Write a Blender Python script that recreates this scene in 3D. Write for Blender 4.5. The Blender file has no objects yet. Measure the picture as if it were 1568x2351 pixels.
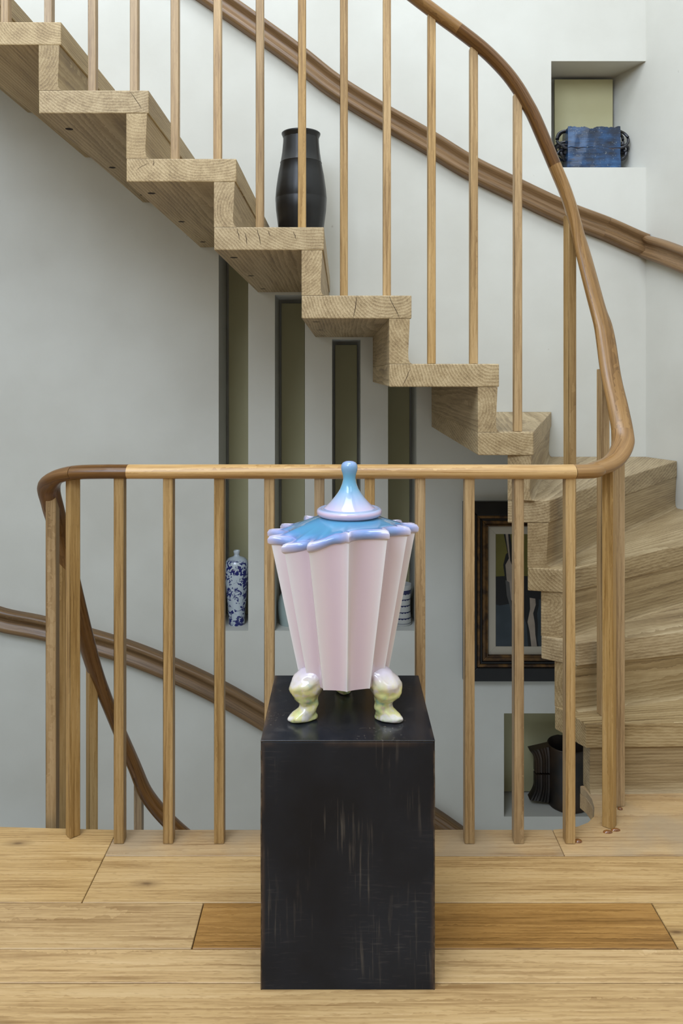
import bpy, bmesh, math, random
from mathutils import Vector, Matrix, noise
random.seed(7)
S = bpy.context.scene
COL = S.collection
R = math.radians

# ------------------------------------------------------------------ camera
EYE = 1.115
F_PX, HORIZON = 1800.0, 856.0
cam_d = bpy.data.cameras.new('camera')
cam = bpy.data.objects.new('camera', cam_d); COL.objects.link(cam)
cam.location = (0, 0, EYE); cam.rotation_euler = (R(90), 0, 0)
cam_d.sensor_fit = 'VERTICAL'; cam_d.sensor_height = 36.0
cam_d.lens = F_PX / 2351 * 36.0
cam_d.shift_y = -(2351 / 2 - HORIZON) / 2351
cam_d.clip_start = 0.05
S.camera = cam

# ------------------------------------------------------------------ light
W = bpy.data.worlds.new('sky'); S.world = W; W.use_nodes = True
W.node_tree.nodes['Background'].inputs[0].default_value = (0.80, 0.90, 1.0, 1)
W.node_tree.nodes['Background'].inputs[1].default_value = 0.55
def area(name, loc, rot, sx, sy, e, col):
    l = bpy.data.lights.new(name, 'AREA'); l.shape = 'RECTANGLE'; l.size = sx; l.size_y = sy
    l.energy = e; l.color = col
    o = bpy.data.objects.new(name, l); COL.objects.link(o); o.location = loc; o.rotation_euler = rot
    return o
area('window_daylight_left', (-1.9, -2.10, 4.8), (R(90), 0, 0), 2.4, 2.8, 205, (0.72, 0.825, 1.0))
area('window_daylight_right', (1.7, -2.10, 4.3), (R(90), 0, 0), 1.5, 2.0, 26, (0.86, 0.93, 1.0))
area('skylight_daylight', (-0.4, 0.5, 6.36), (0, 0, 0), 3.2, 2.6, 185, (0.84, 0.90, 1.0))
S.cycles.max_bounces = 8; S.cycles.diffuse_bounces = 2; S.cycles.glossy_bounces = 3
S.view_settings.view_transform = 'Standard'; S.view_settings.look = 'None'
S.view_settings.gamma = 1.0; S.view_settings.use_curve_mapping = False
S.view_settings.exposure = 0.05

# ------------------------------------------------------------------ helpers
def lin(c):
    return tuple(((v / 255) / 12.92 if v / 255 <= 0.04045 else ((v / 255 + 0.055) / 1.055) ** 2.4) for v in c) + (1.0,)

def tag(o, label=None, cat=None, group=None, kind=None):
    if label: o['label'] = label
    if cat: o['category'] = cat
    if group: o['group'] = group
    if kind: o['kind'] = kind
    return o

def empty(name, loc=(0, 0, 0), parent=None):
    o = bpy.data.objects.new(name, None); COL.objects.link(o); o.location = loc
    o.empty_display_size = 0.05
    if parent: o.parent = parent
    return o

def mesh_obj(name, bm, mat, parent=None, smooth=False, loc=(0, 0, 0), rotz=0.0, angle=35):
    bmesh.ops.recalc_face_normals(bm, faces=bm.faces[:])
    me = bpy.data.meshes.new(name); bm.to_mesh(me); bm.free()
    if smooth:
        me.polygons.foreach_set('use_smooth', [True] * len(me.polygons))
        if angle: me.set_sharp_from_angle(angle=R(angle))
    if mat: me.materials.append(mat)
    o = bpy.data.objects.new(name, me); COL.objects.link(o)
    o.location = loc; o.rotation_euler = (0, 0, rotz)
    if parent: o.parent = parent
    return o

def box_bm(x0, x1, y0, y1, z0, z1, bev=0.0, seg=1, bm=None):
    b = bm or bmesh.new()
    vs = [b.verts.new((x, y, z)) for z in (z0, z1) for y in (y0, y1) for x in (x0, x1)]
    for f in ((0, 1, 3, 2), (4, 5, 7, 6), (0, 1, 5, 4), (2, 3, 7, 6), (0, 2, 6, 4), (1, 3, 7, 5)):
        b.faces.new([vs[i] for i in f])
    if bev:
        bmesh.ops.bevel(b, geom=b.edges[:], offset=bev, segments=seg, affect='EDGES', profile=0.6)
    return b

def prism_bm(poly, z0, z1, bev=0.0, seg=2):
    b = bmesh.new()
    lo = [b.verts.new((p[0], p[1], z0)) for p in poly]; hi = [b.verts.new((p[0], p[1], z1)) for p in poly]
    b.faces.new(lo[::-1]); b.faces.new(hi); n = len(poly)
    for i in range(n): b.faces.new([lo[i], lo[(i + 1) % n], hi[(i + 1) % n], hi[i]])
    if bev: bmesh.ops.bevel(b, geom=b.edges[:], offset=bev, segments=seg, affect='EDGES', profile=0.6)
    return b

def lathe_bm(prof, n=40, fr=None, bm=None):
    b = bm or bmesh.new(); rings = []
    for (r, z) in prof:
        rings.append([b.verts.new(((r if fr is None else r * fr(2 * math.pi * i / n, z)) * math.cos(2 * math.pi * i / n),
                                   (r if fr is None else r * fr(2 * math.pi * i / n, z)) * math.sin(2 * math.pi * i / n), z)) for i in range(n)])
    for a, c in zip(rings, rings[1:]):
        for i in range(n): b.faces.new([a[i], a[(i + 1) % n], c[(i + 1) % n], c[i]])
    if prof[0][0] > 1e-5: b.faces.new(rings[0][::-1])
    if prof[-1][0] > 1e-5: b.faces.new(rings[-1])
    bmesh.ops.remove_doubles(b, verts=b.verts[:], dist=1e-6)
    return b

def catmull(pts, per=6):
    P = [Vector(p) for p in pts]; out = []
    P = [P[0] * 2 - P[1]] + P + [P[-1] * 2 - P[-2]]
    for i in range(1, len(P) - 2):
        for k in range(per):
            t = k / per; a, b, c, d = P[i - 1:i + 3]
            out.append(0.5 * ((2 * b) + (c - a) * t + (2 * a - 5 * b + 4 * c - d) * t * t + (3 * b - a - 3 * c + d) * t ** 3))
    out.append(P[-2].copy()); return out

def sweep_bm(path, prof, normals=None, scale=None, bm=None, u0=0.0):
    """prof: closed list (s, h): s along side, h along up. normals: side vector per path point."""
    b = bm or bmesh.new(); uv = b.loops.layers.uv.verify(); rings = []; L = [u0]
    n = len(prof); vl = [0.0]
    for i in range(n):
        q = prof[(i + 1) % n]; vl.append(vl[-1] + math.hypot(q[0] - prof[i][0], q[1] - prof[i][1]))
    for i, p in enumerate(path):
        t = (path[min(i + 1, len(path) - 1)] - path[max(i - 1, 0)]).normalized()
        if i: L.append(L[-1] + (path[i] - path[i - 1]).length)
        if normals is None:
            s = t.cross(Vector((0, 0, 1)))
            s = s.normalized() if s.length > 1e-4 else Vector((1, 0, 0))
            h = s.cross(t).normalized()
        else:
            s = normals[i]; s = (s - t * s.dot(t)).normalized(); h = s.cross(t).normalized()
            if h.z < 0: h = -h
        k = scale[i] if scale else 1.0
        rings.append([b.verts.new(p + s * (a * k) + h * (c * k)) for a, c in prof])
    for i in range(len(rings) - 1):
        for j in range(n):
            f = b.faces.new([rings[i][j], rings[i][(j + 1) % n], rings[i + 1][(j + 1) % n], rings[i + 1][j]])
            for lp, w in zip(f.loops, ((L[i], vl[j]), (L[i], vl[j + 1]), (L[i + 1], vl[j + 1]), (L[i + 1], vl[j]))): lp[uv].uv = w
    b.faces.new(rings[0][::-1]); b.faces.new(rings[-1])
    return b

def circ(r, n=10, ry=None):
    return [(r * math.cos(2 * math.pi * i / n), (ry or r) * math.sin(2 * math.pi * i / n)) for i in range(n)]

# ------------------------------------------------------------------ materials
class NT:
    def __init__(s, name):
        s.m = bpy.data.materials.new(name); s.m.use_nodes = True; s.t = s.m.node_tree
        s.n = s.t.nodes; s.b = s.n['Principled BSDF']
    def add(s, typ, ins=None, **kw):
        nd = s.n.new(typ)
        for k, v in kw.items(): setattr(nd, k, v)
        for k, v in (ins or {}).items():
            if isinstance(v, tuple) and len(v) == 2 and hasattr(v[0], 'outputs'): s.t.links.new(v[0].outputs[v[1]], nd.inputs[k])
            elif hasattr(v, 'outputs'): s.t.links.new(v.outputs[0], nd.inputs[k])
            else: nd.inputs[k].default_value = v
        return nd
    def out(s, sock, v):
        if isinstance(v, tuple) and len(v) == 2 and hasattr(v[0], 'outputs'): s.t.links.new(v[0].outputs[v[1]], s.b.inputs[sock])
        elif hasattr(v, 'outputs'): s.t.links.new(v.outputs[0], s.b.inputs[sock])
        else: s.b.inputs[sock].default_value = v
    def ramp(s, fac, stops):
        r = s.add('ShaderNodeValToRGB', {'Fac': fac}); e = r.color_ramp.elements
        while len(e) < len(stops): e.new(0.5)
        for el, (p, c) in zip(e, stops): el.position = p; el.color = c
        return r
    def math(s, op, a, b=0.5, clamp=False):
        return s.add('ShaderNodeMath', {0: a, 1: b}, operation=op, use_clamp=clamp)
    def mix(s, fac, a, b, blend='MIX'):
        nd = s.n.new('ShaderNodeMix'); nd.data_type = 'RGBA'; nd.blend_type = blend
        for i, v in ((0, fac), (6, a), (7, b)):
            if isinstance(v, tuple) and len(v) == 2 and hasattr(v[0], 'outputs'): s.t.links.new(v[0].outputs[v[1]], nd.inputs[i])
            elif hasattr(v, 'outputs'): s.t.links.new(v.outputs[2 if v.bl_idname == 'ShaderNodeMix' else 0], nd.inputs[i])
            else: nd.inputs[i].default_value = v
        return nd
    def col(s, v, sock='Base Color'):
        s.t.links.new(v.outputs[2 if v.bl_idname == 'ShaderNodeMix' else 0], s.b.inputs[sock])
    def bump(s, h, strength=0.2, dist=0.002):
        s.out('Normal', s.add('ShaderNodeBump', {'Height': h, 'Strength': strength, 'Distance': dist}))

def wood(name, dark, mid, light, axis='Y', coord='Object', rough=0.5, rings=0.75, var=0.25, fleck=0.0, knots=0.0, worn=None):
    """solid oak: growth rings around the grain axis, stretched fibres along it; colour shifts a little from piece to piece"""
    g = NT(name)
    tc = g.add('ShaderNodeTexCoord'); oi = g.add('ShaderNodeObjectInfo')
    rnd = (oi, 'Random')
    ax = 'XYZ'.index(axis)
    base = (tc, coord)
    def st(along, across):
        v = [across] * 3; v[ax] = along
        return tuple(v)
    rr = g.math('MULTIPLY', rnd, 37.0)
    sh = g.add('ShaderNodeCombineXYZ', {0: g.math('SUBTRACT', g.math('FRACT', rr), 0.5), 1: g.math('SUBTRACT', g.math('FRACT', g.math('MULTIPLY', rnd, 91.0)), 0.5), 2: g.math('SUBTRACT', g.math('FRACT', g.math('MULTIPLY', rnd, 53.0)), 1.3)})
    shs = g.add('ShaderNodeVectorMath', {0: sh, 1: (0.22, 0.22, 0.16)}, operation='MULTIPLY')
    p0 = g.add('ShaderNodeVectorMath', {0: base, 1: shs}, operation='ADD')
    wob = g.add('ShaderNodeTexNoise', {'Vector': g.add('ShaderNodeVectorMath', {0: p0, 1: st(0.7, 5.0)}, operation='MULTIPLY'), 'Scale': 1.0, 'Detail': 2.0})
    wv = g.add('ShaderNodeVectorMath', {0: g.add('ShaderNodeVectorMath', {0: (wob, 'Color'), 1: (0.5, 0.5, 0.5)}, operation='SUBTRACT'), 1: (0.05, 0.05, 0.05)}, operation='MULTIPLY')
    p1 = g.add('ShaderNodeVectorMath', {0: p0, 1: wv}, operation='ADD')
    wave = g.add('ShaderNodeTexWave', {'Vector': p1, 'Scale': 38.0, 'Distortion': 2.0, 'Detail': 2.0, 'Detail Scale': 1.5}, wave_type='RINGS', rings_direction=axis, wave_profile='SAW')
    fib = g.add('ShaderNodeTexNoise', {'Vector': g.add('ShaderNodeVectorMath', {0: p0, 1: st(7.0, 240.0)}, operation='MULTIPLY'), 'Scale': 1.0, 'Detail': 4.0, 'Roughness': 0.6})
    broad = g.add('ShaderNodeTexNoise', {'Vector': g.add('ShaderNodeVectorMath', {0: p0, 1: st(1.6, 26.0)}, operation='MULTIPLY'), 'Scale': 1.0, 'Detail': 3.0})
    h = g.math('ADD', g.math('MULTIPLY', wave, 0.22 * rings), g.math('ADD', g.math('MULTIPLY', fib, 0.50), g.math('MULTIPLY', broad, 0.42)))
    c = g.ramp(h, [(0.34, lin(dark)), (0.52, lin(mid)), (0.72, lin(light))])
    hs = g.add('ShaderNodeHueSaturation', {'Color': c, 'Value': g.add('ShaderNodeMapRange', {'Value': g.math('FRACT', g.math('MULTIPLY', rnd, 17.0)), 'To Min': 1 - var, 'To Max': 1 + var * 0.5}),
                                           'Saturation': g.add('ShaderNodeMapRange', {'Value': g.math('FRACT', g.math('MULTIPLY', rnd, 29.0)), 'To Min': 1 - var * 0.5, 'To Max': 1 + var * 0.6})})
    cur = hs
    if fleck:
        fl = g.add('ShaderNodeTexNoise', {'Vector': g.add('ShaderNodeVectorMath', {0: p1, 1: st(45.0, 230.0)}, operation='MULTIPLY'), 'Scale': 1.0, 'Detail': 1.0})
        cur = g.mix(g.math('MULTIPLY', g.ramp(fl, [(0.60, (0, 0, 0, 1)), (0.70, (1, 1, 1, 1))]), fleck), cur, lin(dark))
    if knots:
        kn = g.add('ShaderNodeTexVoronoi', {'Vector': g.add('ShaderNodeVectorMath', {0: p1, 1: st(3.2, 8.5)}, operation='MULTIPLY'), 'Scale': 1.0, 'Randomness': 1.0}, voronoi_dimensions='2D')
        kd = g.math('MULTIPLY', g.ramp((kn, 'Distance'), [(0.015, (1, 1, 1, 1)), (0.05, (0.45, 0.45, 0.45, 1)), (0.14, (0, 0, 0, 1))]), g.math('GREATER_THAN', (kn, 'Color'), 0.62))
        cur = g.mix(g.math('MULTIPLY', kd, knots), cur, lin((82, 52, 26)))
    if worn:
        wn = g.add('ShaderNodeTexNoise', {'Vector': base, 'Scale': 5.0, 'Detail': 4.0})
        cur = g.mix(g.ramp(wn, [(0.42, (0, 0, 0, 1)), (0.62, (0.65, 0.65, 0.65, 1))]), cur, lin(worn))
    g.col(cur)
    g.out('Roughness', g.add('ShaderNodeMapRange', {'Value': fib, 'To Min': rough - 0.08, 'To Max': rough + 0.12}))
    g.bump(h, 0.25, 0.0015)
    return g.m

def plain(name, c, rough=0.5, metal=0.0, nz=0.0, scale=20.0, c2=None, coat=0.0, bump=0.0):
    g = NT(name); tc = g.add('ShaderNodeTexCoord')
    nt = g.add('ShaderNodeTexNoise', {'Vector': (tc, 'Object'), 'Scale': scale, 'Detail': 5.0})
    if c2: g.col(g.ramp(nt, [(0.38, lin(c)), (0.64, lin(c2))]))
    else: g.out('Base Color', lin(c))
    g.out('Roughness', rough); g.out('Metallic', metal); g.out('Coat Weight', coat); g.out('Coat Roughness', 0.06)
    if bump: g.bump(nt, bump, 0.003)
    return g.m

def plaster(name, c, c2):
    g = NT(name); tc = g.add('ShaderNodeTexCoord')
    n1 = g.add('ShaderNodeTexNoise', {'Vector': (tc, 'Object'), 'Scale': 2.2, 'Detail': 6.0})
    n2 = g.add('ShaderNodeTexNoise', {'Vector': (tc, 'Object'), 'Scale': 60.0, 'Detail': 3.0})
    sp = g.add('ShaderNodeTexNoise', {'Vector': g.add('ShaderNodeVectorMath', {0: (tc, 'Object'), 1: (1, 1, 0.8)}, operation='MULTIPLY'), 'Scale': 19.0, 'Detail': 2.0})
    c0 = g.ramp(n1, [(0.35, lin(c)), (0.65, lin(c2))])
    sp2 = g.ramp(sp, [(0.765, (0, 0, 0, 1)), (0.80, (0.45, 0.45, 0.45, 1))])
    g.col(g.mix(sp2, c0, lin((150, 140, 122))))
    g.out('Roughness', 0.72)
    g.bump(g.math('ADD', g.math('MULTIPLY', n1, 1.0), g.math('MULTIPLY', n2, 0.12)), 0.18, 0.01)
    return g.m

M = {}
M['wall'] = plaster('lime_plaster', (210, 208, 197), (221, 220, 210))
M['panel'] = plain('niche_panel_paint', (188, 181, 138), 0.55, c2=(193, 187, 146), scale=3)
M['tread'] = wood('oak_tread', (122, 100, 68), (166, 142, 102), (198, 176, 136), 'Y', rough=0.55, rings=1.0, var=0.10)
M['riser'] = wood('oak_riser', (122, 100, 68), (166, 142, 102), (198, 176, 136), 'Y', rough=0.55, rings=0.7, var=0.10)
M['balu'] = wood('oak_baluster', (132, 100, 60), (186, 153, 105), (212, 182, 136), 'Z', rough=0.42, rings=0.35, var=0.24, fleck=0.2)
M['plank'] = wood('oak_plank', (150, 114, 68), (202, 166, 112), (222, 190, 140), 'X', rough=0.42, rings=0.35, var=0.07, fleck=0.3, knots=0.75)
M['plank_dark'] = wood('oak_plank_golden', (112, 76, 30), (166, 122, 64), (192, 148, 84), 'X', rough=0.38, rings=0.5, var=0.03, fleck=0.2, knots=0.3)
M['plank_worn'] = wood('oak_plank_worn', (142, 106, 64), (190, 155, 106), (210, 178, 130), 'X', rough=0.5, rings=0.6, var=0.06, fleck=0.2, knots=0.2, worn=(170, 150, 122))
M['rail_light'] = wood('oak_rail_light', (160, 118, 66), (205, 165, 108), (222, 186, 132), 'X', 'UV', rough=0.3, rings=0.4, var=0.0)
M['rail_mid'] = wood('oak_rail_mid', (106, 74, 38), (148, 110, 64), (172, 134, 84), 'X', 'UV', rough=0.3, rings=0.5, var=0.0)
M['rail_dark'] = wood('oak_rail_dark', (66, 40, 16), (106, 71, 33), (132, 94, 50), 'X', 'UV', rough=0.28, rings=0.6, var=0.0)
M['wallrail'] = wood('oak_wall_rail', (88, 64, 38), (130, 100, 66), (152, 120, 82), 'X', 'UV', rough=0.36, rings=0.5, var=0.05)
M['hole'] = plain('screw_hole_shadow', (38, 24, 14), 0.9)
M['crack'] = plain('timber_crack', (58, 38, 20), 0.9)
M['resin'] = plain('amber_resin', (146, 92, 40), 0.18, c2=(112, 64, 24), scale=90, coat=0.6)

# ------------------------------------------------------------------ the setting
YW = 3.32                                  # back wall plane
CR = Vector((1.289, YW)); DR = Vector((0.36, -0.93)).normalized()     # right-hand wall
CL = Vector((-1.60, YW)); DL = Vector((-0.36, -0.93)).normalized()

def wall_grid(name, x0, x1, z0, z1, holes):
    """plaster wall facing the landing, with box niches; hole = (x0, x1, z0, z1, depth, back_x1)"""
    xs = sorted({x0, x1, *[h[0] for h in holes], *[h[1] for h in holes]}); zs = sorted({z0, z1, *[h[2] for h in holes], *[h[3] for h in holes]})
    b = bmesh.new()
    def q(*p): b.faces.new([b.verts.new(v) for v in p])
    for i in range(len(xs) - 1):
        for j in range(len(zs) - 1):
            cx, cz = (xs[i] + xs[i + 1]) / 2, (zs[j] + zs[j + 1]) / 2
            if any(h[0] < cx < h[1] and h[2] < cz < h[3] for h in holes): continue
            q((xs[i], YW, zs[j]), (xs[i + 1], YW, zs[j]), (xs[i + 1], YW, zs[j + 1]), (xs[i], YW, zs[j + 1]))
    for (a, c, e, f, d, bx) in holes:
        y = YW + d
        q((a, y, e), (bx, y, e), (bx, y, f), (a, y, f))
        q((a, YW, e), (a, y, e), (a, y, f), (a, YW, f)); q((c, YW, e), (bx, y, e), (bx, y, f), (c, YW, f))
        q((a, YW, e), (c, YW, e), (bx, y, e), (a, y, e)); q((a, YW, f), (c, YW, f), (bx, y, f), (a, y, f))
    bmesh.ops.remove_doubles(b, verts=b.verts[:], dist=1e-5)
    o = mesh_obj(name, b, M['wall']); return o

SILL = 0.023
SLOTS = [(-0.520, -0.395, 1.631), (-0.282, -0.155, 1.445), (-0.040, 0.081, 1.257), (0.197, 0.318, 1.071)]
holes = [(a, c, SILL, t, 0.25, c) for a, c, t in SLOTS]
holes.append((0.888, 1.289, 1.985, 2.435, 0.205, 1.2115))
holes.append((0.688, 1.16, -0.764, -0.327, 0.195, 1.16))
wb = wall_grid('wall_back', -1.60, 1.289, -2.4, 6.4, holes)
tag(wb, 'white plastered stairwell wall with tall slot niches', kind='structure')
for a, c, t in SLOTS:
    yb = YW + 0.25
    mesh_obj('niche_panel', box_bm(a + 0.011, c - 0.011, yb - 0.03, yb - 0.012, SILL + 0.002, t - 0.016, 0.001), M['panel'], wb)
mesh_obj('niche_panel', box_bm(0.947, 1.206, YW + 0.165, YW + 0.178, 1.987, 2.420, 0.001), M['panel'], wb)
mesh_obj('niche_panel', box_bm(0.692, 1.156, YW + 0.183, YW + 0.192, -0.755, -0.331, 0.001), M['panel'], wb)

def side_wall(name, C, D, L, label):
    b = bmesh.new(); e = C + D * L
    b.faces.new([b.verts.new(v) for v in ((C.x, C.y, -2.4), (e.x, e.y, -2.4), (e.x, e.y, 6.4), (C.x, C.y, 6.4))])
    return tag(mesh_obj(name, b, M['wall']), label, kind='structure')
LW = (YW + 2.2) / 0.93 * math.hypot(0.36, 0.93)
side_wall('wall_right', CR, DR, LW, 'white plastered wall at the right of the stair')
side_wall('wall_left', CL, DL, LW, 'white plastered wall at the left of the stairwell')

def flat_grid(name, rect, holes, fixed, axis, mat):
    xs = sorted({rect[0], rect[1], *[h[0] for h in holes], *[h[1] for h in holes]}); zs = sorted({rect[2], rect[3], *[h[2] for h in holes], *[h[3] for h in holes]})
    b = bmesh.new()
    for i in range(len(xs) - 1):
        for j in range(len(zs) - 1):
            cx, cz = (xs[i] + xs[i + 1]) / 2, (zs[j] + zs[j + 1]) / 2
            if any(h[0] < cx < h[1] and h[2] < cz < h[3] for h in holes): continue
            c4 = ((xs[i], zs[j]), (xs[i + 1], zs[j]), (xs[i + 1], zs[j + 1]), (xs[i], zs[j + 1]))
            b.faces.new([b.verts.new((p[0], fixed, p[1]) if axis == 'Y' else (p[0], p[1], fixed)) for p in c4])
    bmesh.ops.remove_doubles(b, verts=b.verts[:], dist=1e-5)
    return mesh_obj(name, b, mat)
tag(flat_grid('wall_front', (-3.8, 3.5, -2.4, 6.4), [(-3.1, -0.7, 3.4, 6.2), (0.95, 2.45, 3.3, 5.3)], -2.2, 'Y', M['wall']), 'white wall with two windows behind the viewer', kind='structure')
tag(flat_grid('ceiling', (-3.8, 3.5, -2.2, YW), [(-2.0, 1.2, -0.8, 1.8)], 6.4, 'Z', M['wall']), 'white ceiling with a skylight opening above the stair', kind='structure')

# landing floor: slab outline follows the well edge, planks on top are separate boards
EDGE = [(-2.65, 1.93), (-0.95, 1.93), (-0.56, 1.914), (0.50, 1.914), (0.545, 1.917), (0.582, 1.926), (0.612, 1.943), (0.636, 1.970), (0.649, 2.012), (0.656, 2.05), (0.653, 2.09), (0.644, 2.117), (0.70, 2.125), (1.735, 2.125)]
slab = EDGE + [(3.35, -2.15), (-3.65, -2.15), (-2.80, 1.5)]
fl = mesh_obj('floor', prism_bm(slab, -0.060, -0.0205), M['plank_worn'])
tag(fl, 'oak boarded landing floor with a rounded well edge', kind='structure')
def plank(poly, mat, seed=0):
    cx = sum(p[0] for p in poly) / len(poly); cy = sum(p[1] for p in poly) / len(poly)
    return mesh_obj('plank', prism_bm([(p[0] - cx, p[1] - cy) for p in poly], -0.020, 0.0, 0.0012, 1), mat, fl, loc=(cx, cy, 0))
G = 0.0010
def rect(x0, x1, y0, y1): return [(x0 + G, y0 + G), (x1 - G, y0 + G), (x1 - G, y1 - G), (x0 + G, y1 - G)]
plank([(-2.64, 1.651), (-0.5476, 1.651), (-0.5476, 1.9135), (-0.95, 1.93), (-2.64, 1.93)], M['plank'])
plank([(-0.5464, 1.811), (0.5144, 1.811), (0.5144, 1.914), (-0.5464, 1.914)], M['plank_worn'])
plank([(0.5156, 1.811), (1.80, 1.811), (1.735, 2.125), (0.70, 2.125)] + EDGE[11:3:-1] + [(0.5156, 1.9145)], M['plank_worn'])
plank(rect(-0.547, 1.86, 1.65, 1.81), M['plank'])
plank(rect(-2.74, -0.29, 1.518, 1.65), M['plank'])
plank(rect(-0.29, 0.652, 1.518, 1.65), M['plank_dark'])
plank(rect(0.652, 1.91, 1.518, 1.65), M['plank'])
plank(rect(-2.75, 0.9, 1.433, 1.518), M['plank']); plank(rect(0.9, 1.94, 1.433, 1.518), M['plank'])
plank(rect(-2.75, -0.95, 1.285, 1.433), M['plank']); plank(rect(-0.95, 1.95, 1.285, 1.433), M['plank'])
y = 1.285
while y > -2.0:
    w = random.choice((0.12, 0.15, 0.17, 0.2)); j = random.uniform(-1.2, 1.0); k = 1.95 + (1.285 - y) * 0.38
    plank(rect(-k - 0.75, j, y - w, y), M['plank']); plank(rect(j, k, y - w, y), M['plank']); y -= w

# ------------------------------------------------------------------ staircase
RISE, TH, RT = 0.19, 0.064, 0.062
stair = empty('staircase', (0.6, 2.1, 0))
tag(stair, 'solid oak staircase of thick treads winding up leftwards from the landing', 'staircase')
def hit(p, d):
    """where a plan ray from p along d meets the back or side walls"""
    best = None
    for C, D in ((Vector((0, YW)), Vector((1, 0))), (CR, DR), (CL, DL)):
        den = d.x * D.y - d.y * D.x
        if abs(den) < 1e-9: continue
        t = ((C.x - p.x) * D.y - (C.y - p.y) * D.x) / den
        if t > 0.02 and (best is None or t < best): best = t
    return p + d * (best - 0.0015)
V2 = lambda a, b: Vector((a, b))
YS = 2.178                                  # plane of the open tread ends
NOSE = {1: (V2(0.644, 2.066), V2(1.0, 0.03)), 2: (V2(0.645, 2.136), V2(0.179, 0.0475)), 3: (V2(0.622, 2.168), V2(0.459, 0.311)),
        4: (V2(0.583, 2.192), V2(0.775, 0.974)), 5: (V2(0.533, YS), V2(0.327, 1.05)), 6: (V2(0.438, YS), V2(0.002, 1.0))}
for n in range(7, 16): NOSE[n] = (V2(0.438 - 0.2434 * (n - 6), YS), V2(0, 1))
BACK = {1: V2(0.592, 2.178), 2: V2(0.558, 2.192), 3: V2(0.520, 2.192), 4: V2(0.464, 2.190), 5: V2(0.379, YS)}
MIDS = {1: [V2(0.632, 2.092), V2(0.618, 2.128)]}
def tread_poly(n, NS, BK, MD):
    p, d = NS[n]; d = d.normalized(); fo = hit(p, d)
    q, e = NS[n + 1]; e = e.normalized()
    perp = V2(e.y, -e.x)
    bk = BK.get(n, V2(q.x - 0.062, q.y)) if BK else q
    bo = hit(bk, e)
    poly = [p, fo]
    if abs(fo.y - YW) > 0.01 and abs(bo.y - YW) < 0.01: poly.append(CR - V2(0.002, 0.002) if fo.x > 0 else CL + V2(0.002, -0.002))
    poly += [bo, bk] + MD.get(n, [])[::-1]
    return poly, math.atan2(d.y + e.y, d.x + e.x) - math.pi / 2
def local(poly, o, a):
    c, s = math.cos(-a), math.sin(-a)
    return [((p[0] - o[0]) * c - (p[1] - o[1]) * s, (p[0] - o[0]) * s + (p[1] - o[1]) * c) for p in poly]
S0 = Vector((0.6, 2.1, 0))
def place(o, x, y, z): o.location = Vector((x, y, z)) - S0
CRACKS = {10: [(0.253, 0.004, 0.286, 0.052), (0.02, 0.022, 0.035, 0.027)], 9: [(0.03, 0.03, 0.06, 0.012), (0.075, 0.004, 0.076, 0.02)], 8: [(0.065, 0.004, 0.07, 0.035), (0.12, 0.004, 0.13, 0.05), (0.085, 0.015, 0.092, 0.05), (0.15, 0.01, 0.155, 0.026), (0.22, 0.012, 0.23, 0.035)],
          7: [(0.154, 0.0, 0.143, 0.062), (0.243, 0.0, 0.272, 0.064)], 6: [(0.06, 0.012, 0.036, 0.062)]}
def make_flight(ns, zf, mirror=False):
    for n in ns:
        poly, a = tread_poly(n, NOSE, BACK, MIDS)
        if mirror: poly = [V2(-p.x if p.y < 3.2 or abs(p.x) < 1.2 else max(-p.x, -1.59), p.y) for p in poly][::-1]; a = -a
        z = zf(n); o = poly[0 if not mirror else -1]
        t = mesh_obj('tread', prism_bm(local(poly, o, a), -TH, 0.0, 0.003, 2), M['tread'], stair, rotz=a)
        place(t, o.x, o.y, z)
        # screw holes under the tread, along its back edge, and cracks in the end grain
        if n >= 6 and not mirror:
            for yy in (0.14, 0.575, 1.0):
                hb = bmesh.new(); bmesh.ops.create_circle(hb, cap_ends=True, segments=12, radius=0.0115)
                ho = mesh_obj('screw_hole', hb, M['hole'], t)
                ho.location = (poly[-1].x + 0.036 - o.x, yy, -TH - 0.0004)
            for (x0, z0, x1, z1) in CRACKS.get(n, []):
                cb = bmesh.new(); w = 0.0009; xl = poly[-1].x - o.x
                jx = [(x0 + (x1 - x0) * k / 4 + random.uniform(-.002, .002) * (0 < k < 4), z0 + (z1 - z0) * k / 4) for k in range(5)]
                up = [cb.verts.new((xl + x - w * math.sin((k + .4) / 4.8 * math.pi), -0.0004, -zz)) for k, (x, zz) in enumerate(jx)]
                dn = [cb.verts.new((xl + x + w * math.sin((k + .4) / 4.8 * math.pi), -0.0004, -zz)) for k, (x, zz) in enumerate(jx)]
                for k in range(4): cb.faces.new([up[k], up[k + 1], dn[k + 1], dn[k]])
                mesh_obj('end_crack', cb, M['crack'], t)
        # riser standing on this tread's back edge, under the next tread
        q, e = NOSE[n + 1]; e = e.normalized()
        bk = BACK.get(n, V2(q.x - 0.062, q.y)); inn = (q - bk)
        if not mirror: make_riser(n + 1, bk, inn, e, z, RISE - TH)
def make_riser(n, bk, inn, e, z, hgt):
    lv = [(0.0, 1.02), (0.004, 0.92), (0.012, 0.865), (0.03, 0.85), (hgt - 0.0005, 0.925)]
    bo = hit(bk, e); a = math.atan2(e.y, e.x) - math.pi / 2
    b = bmesh.new(); rings = []
    for (zz, k) in lv:
        f = bk + inn * k; fo = hit(f, e)
        rings.append([b.verts.new((p[0], p[1], zz)) for p in local([bk, f, fo, bo], bk, a)])
    b.faces.new(rings[0][::-1]); b.faces.new(rings[-1])
    for r0, r1 in zip(rings, rings[1:]):
        for i in range(4): b.faces.new([r0[i], r0[(i + 1) % 4], r1[(i + 1) % 4], r1[i]])
    r = mesh_obj('riser', b, M['riser'], stair, smooth=True, rotz=a, angle=40); place(r, bk.x, bk.y, z)
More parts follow.
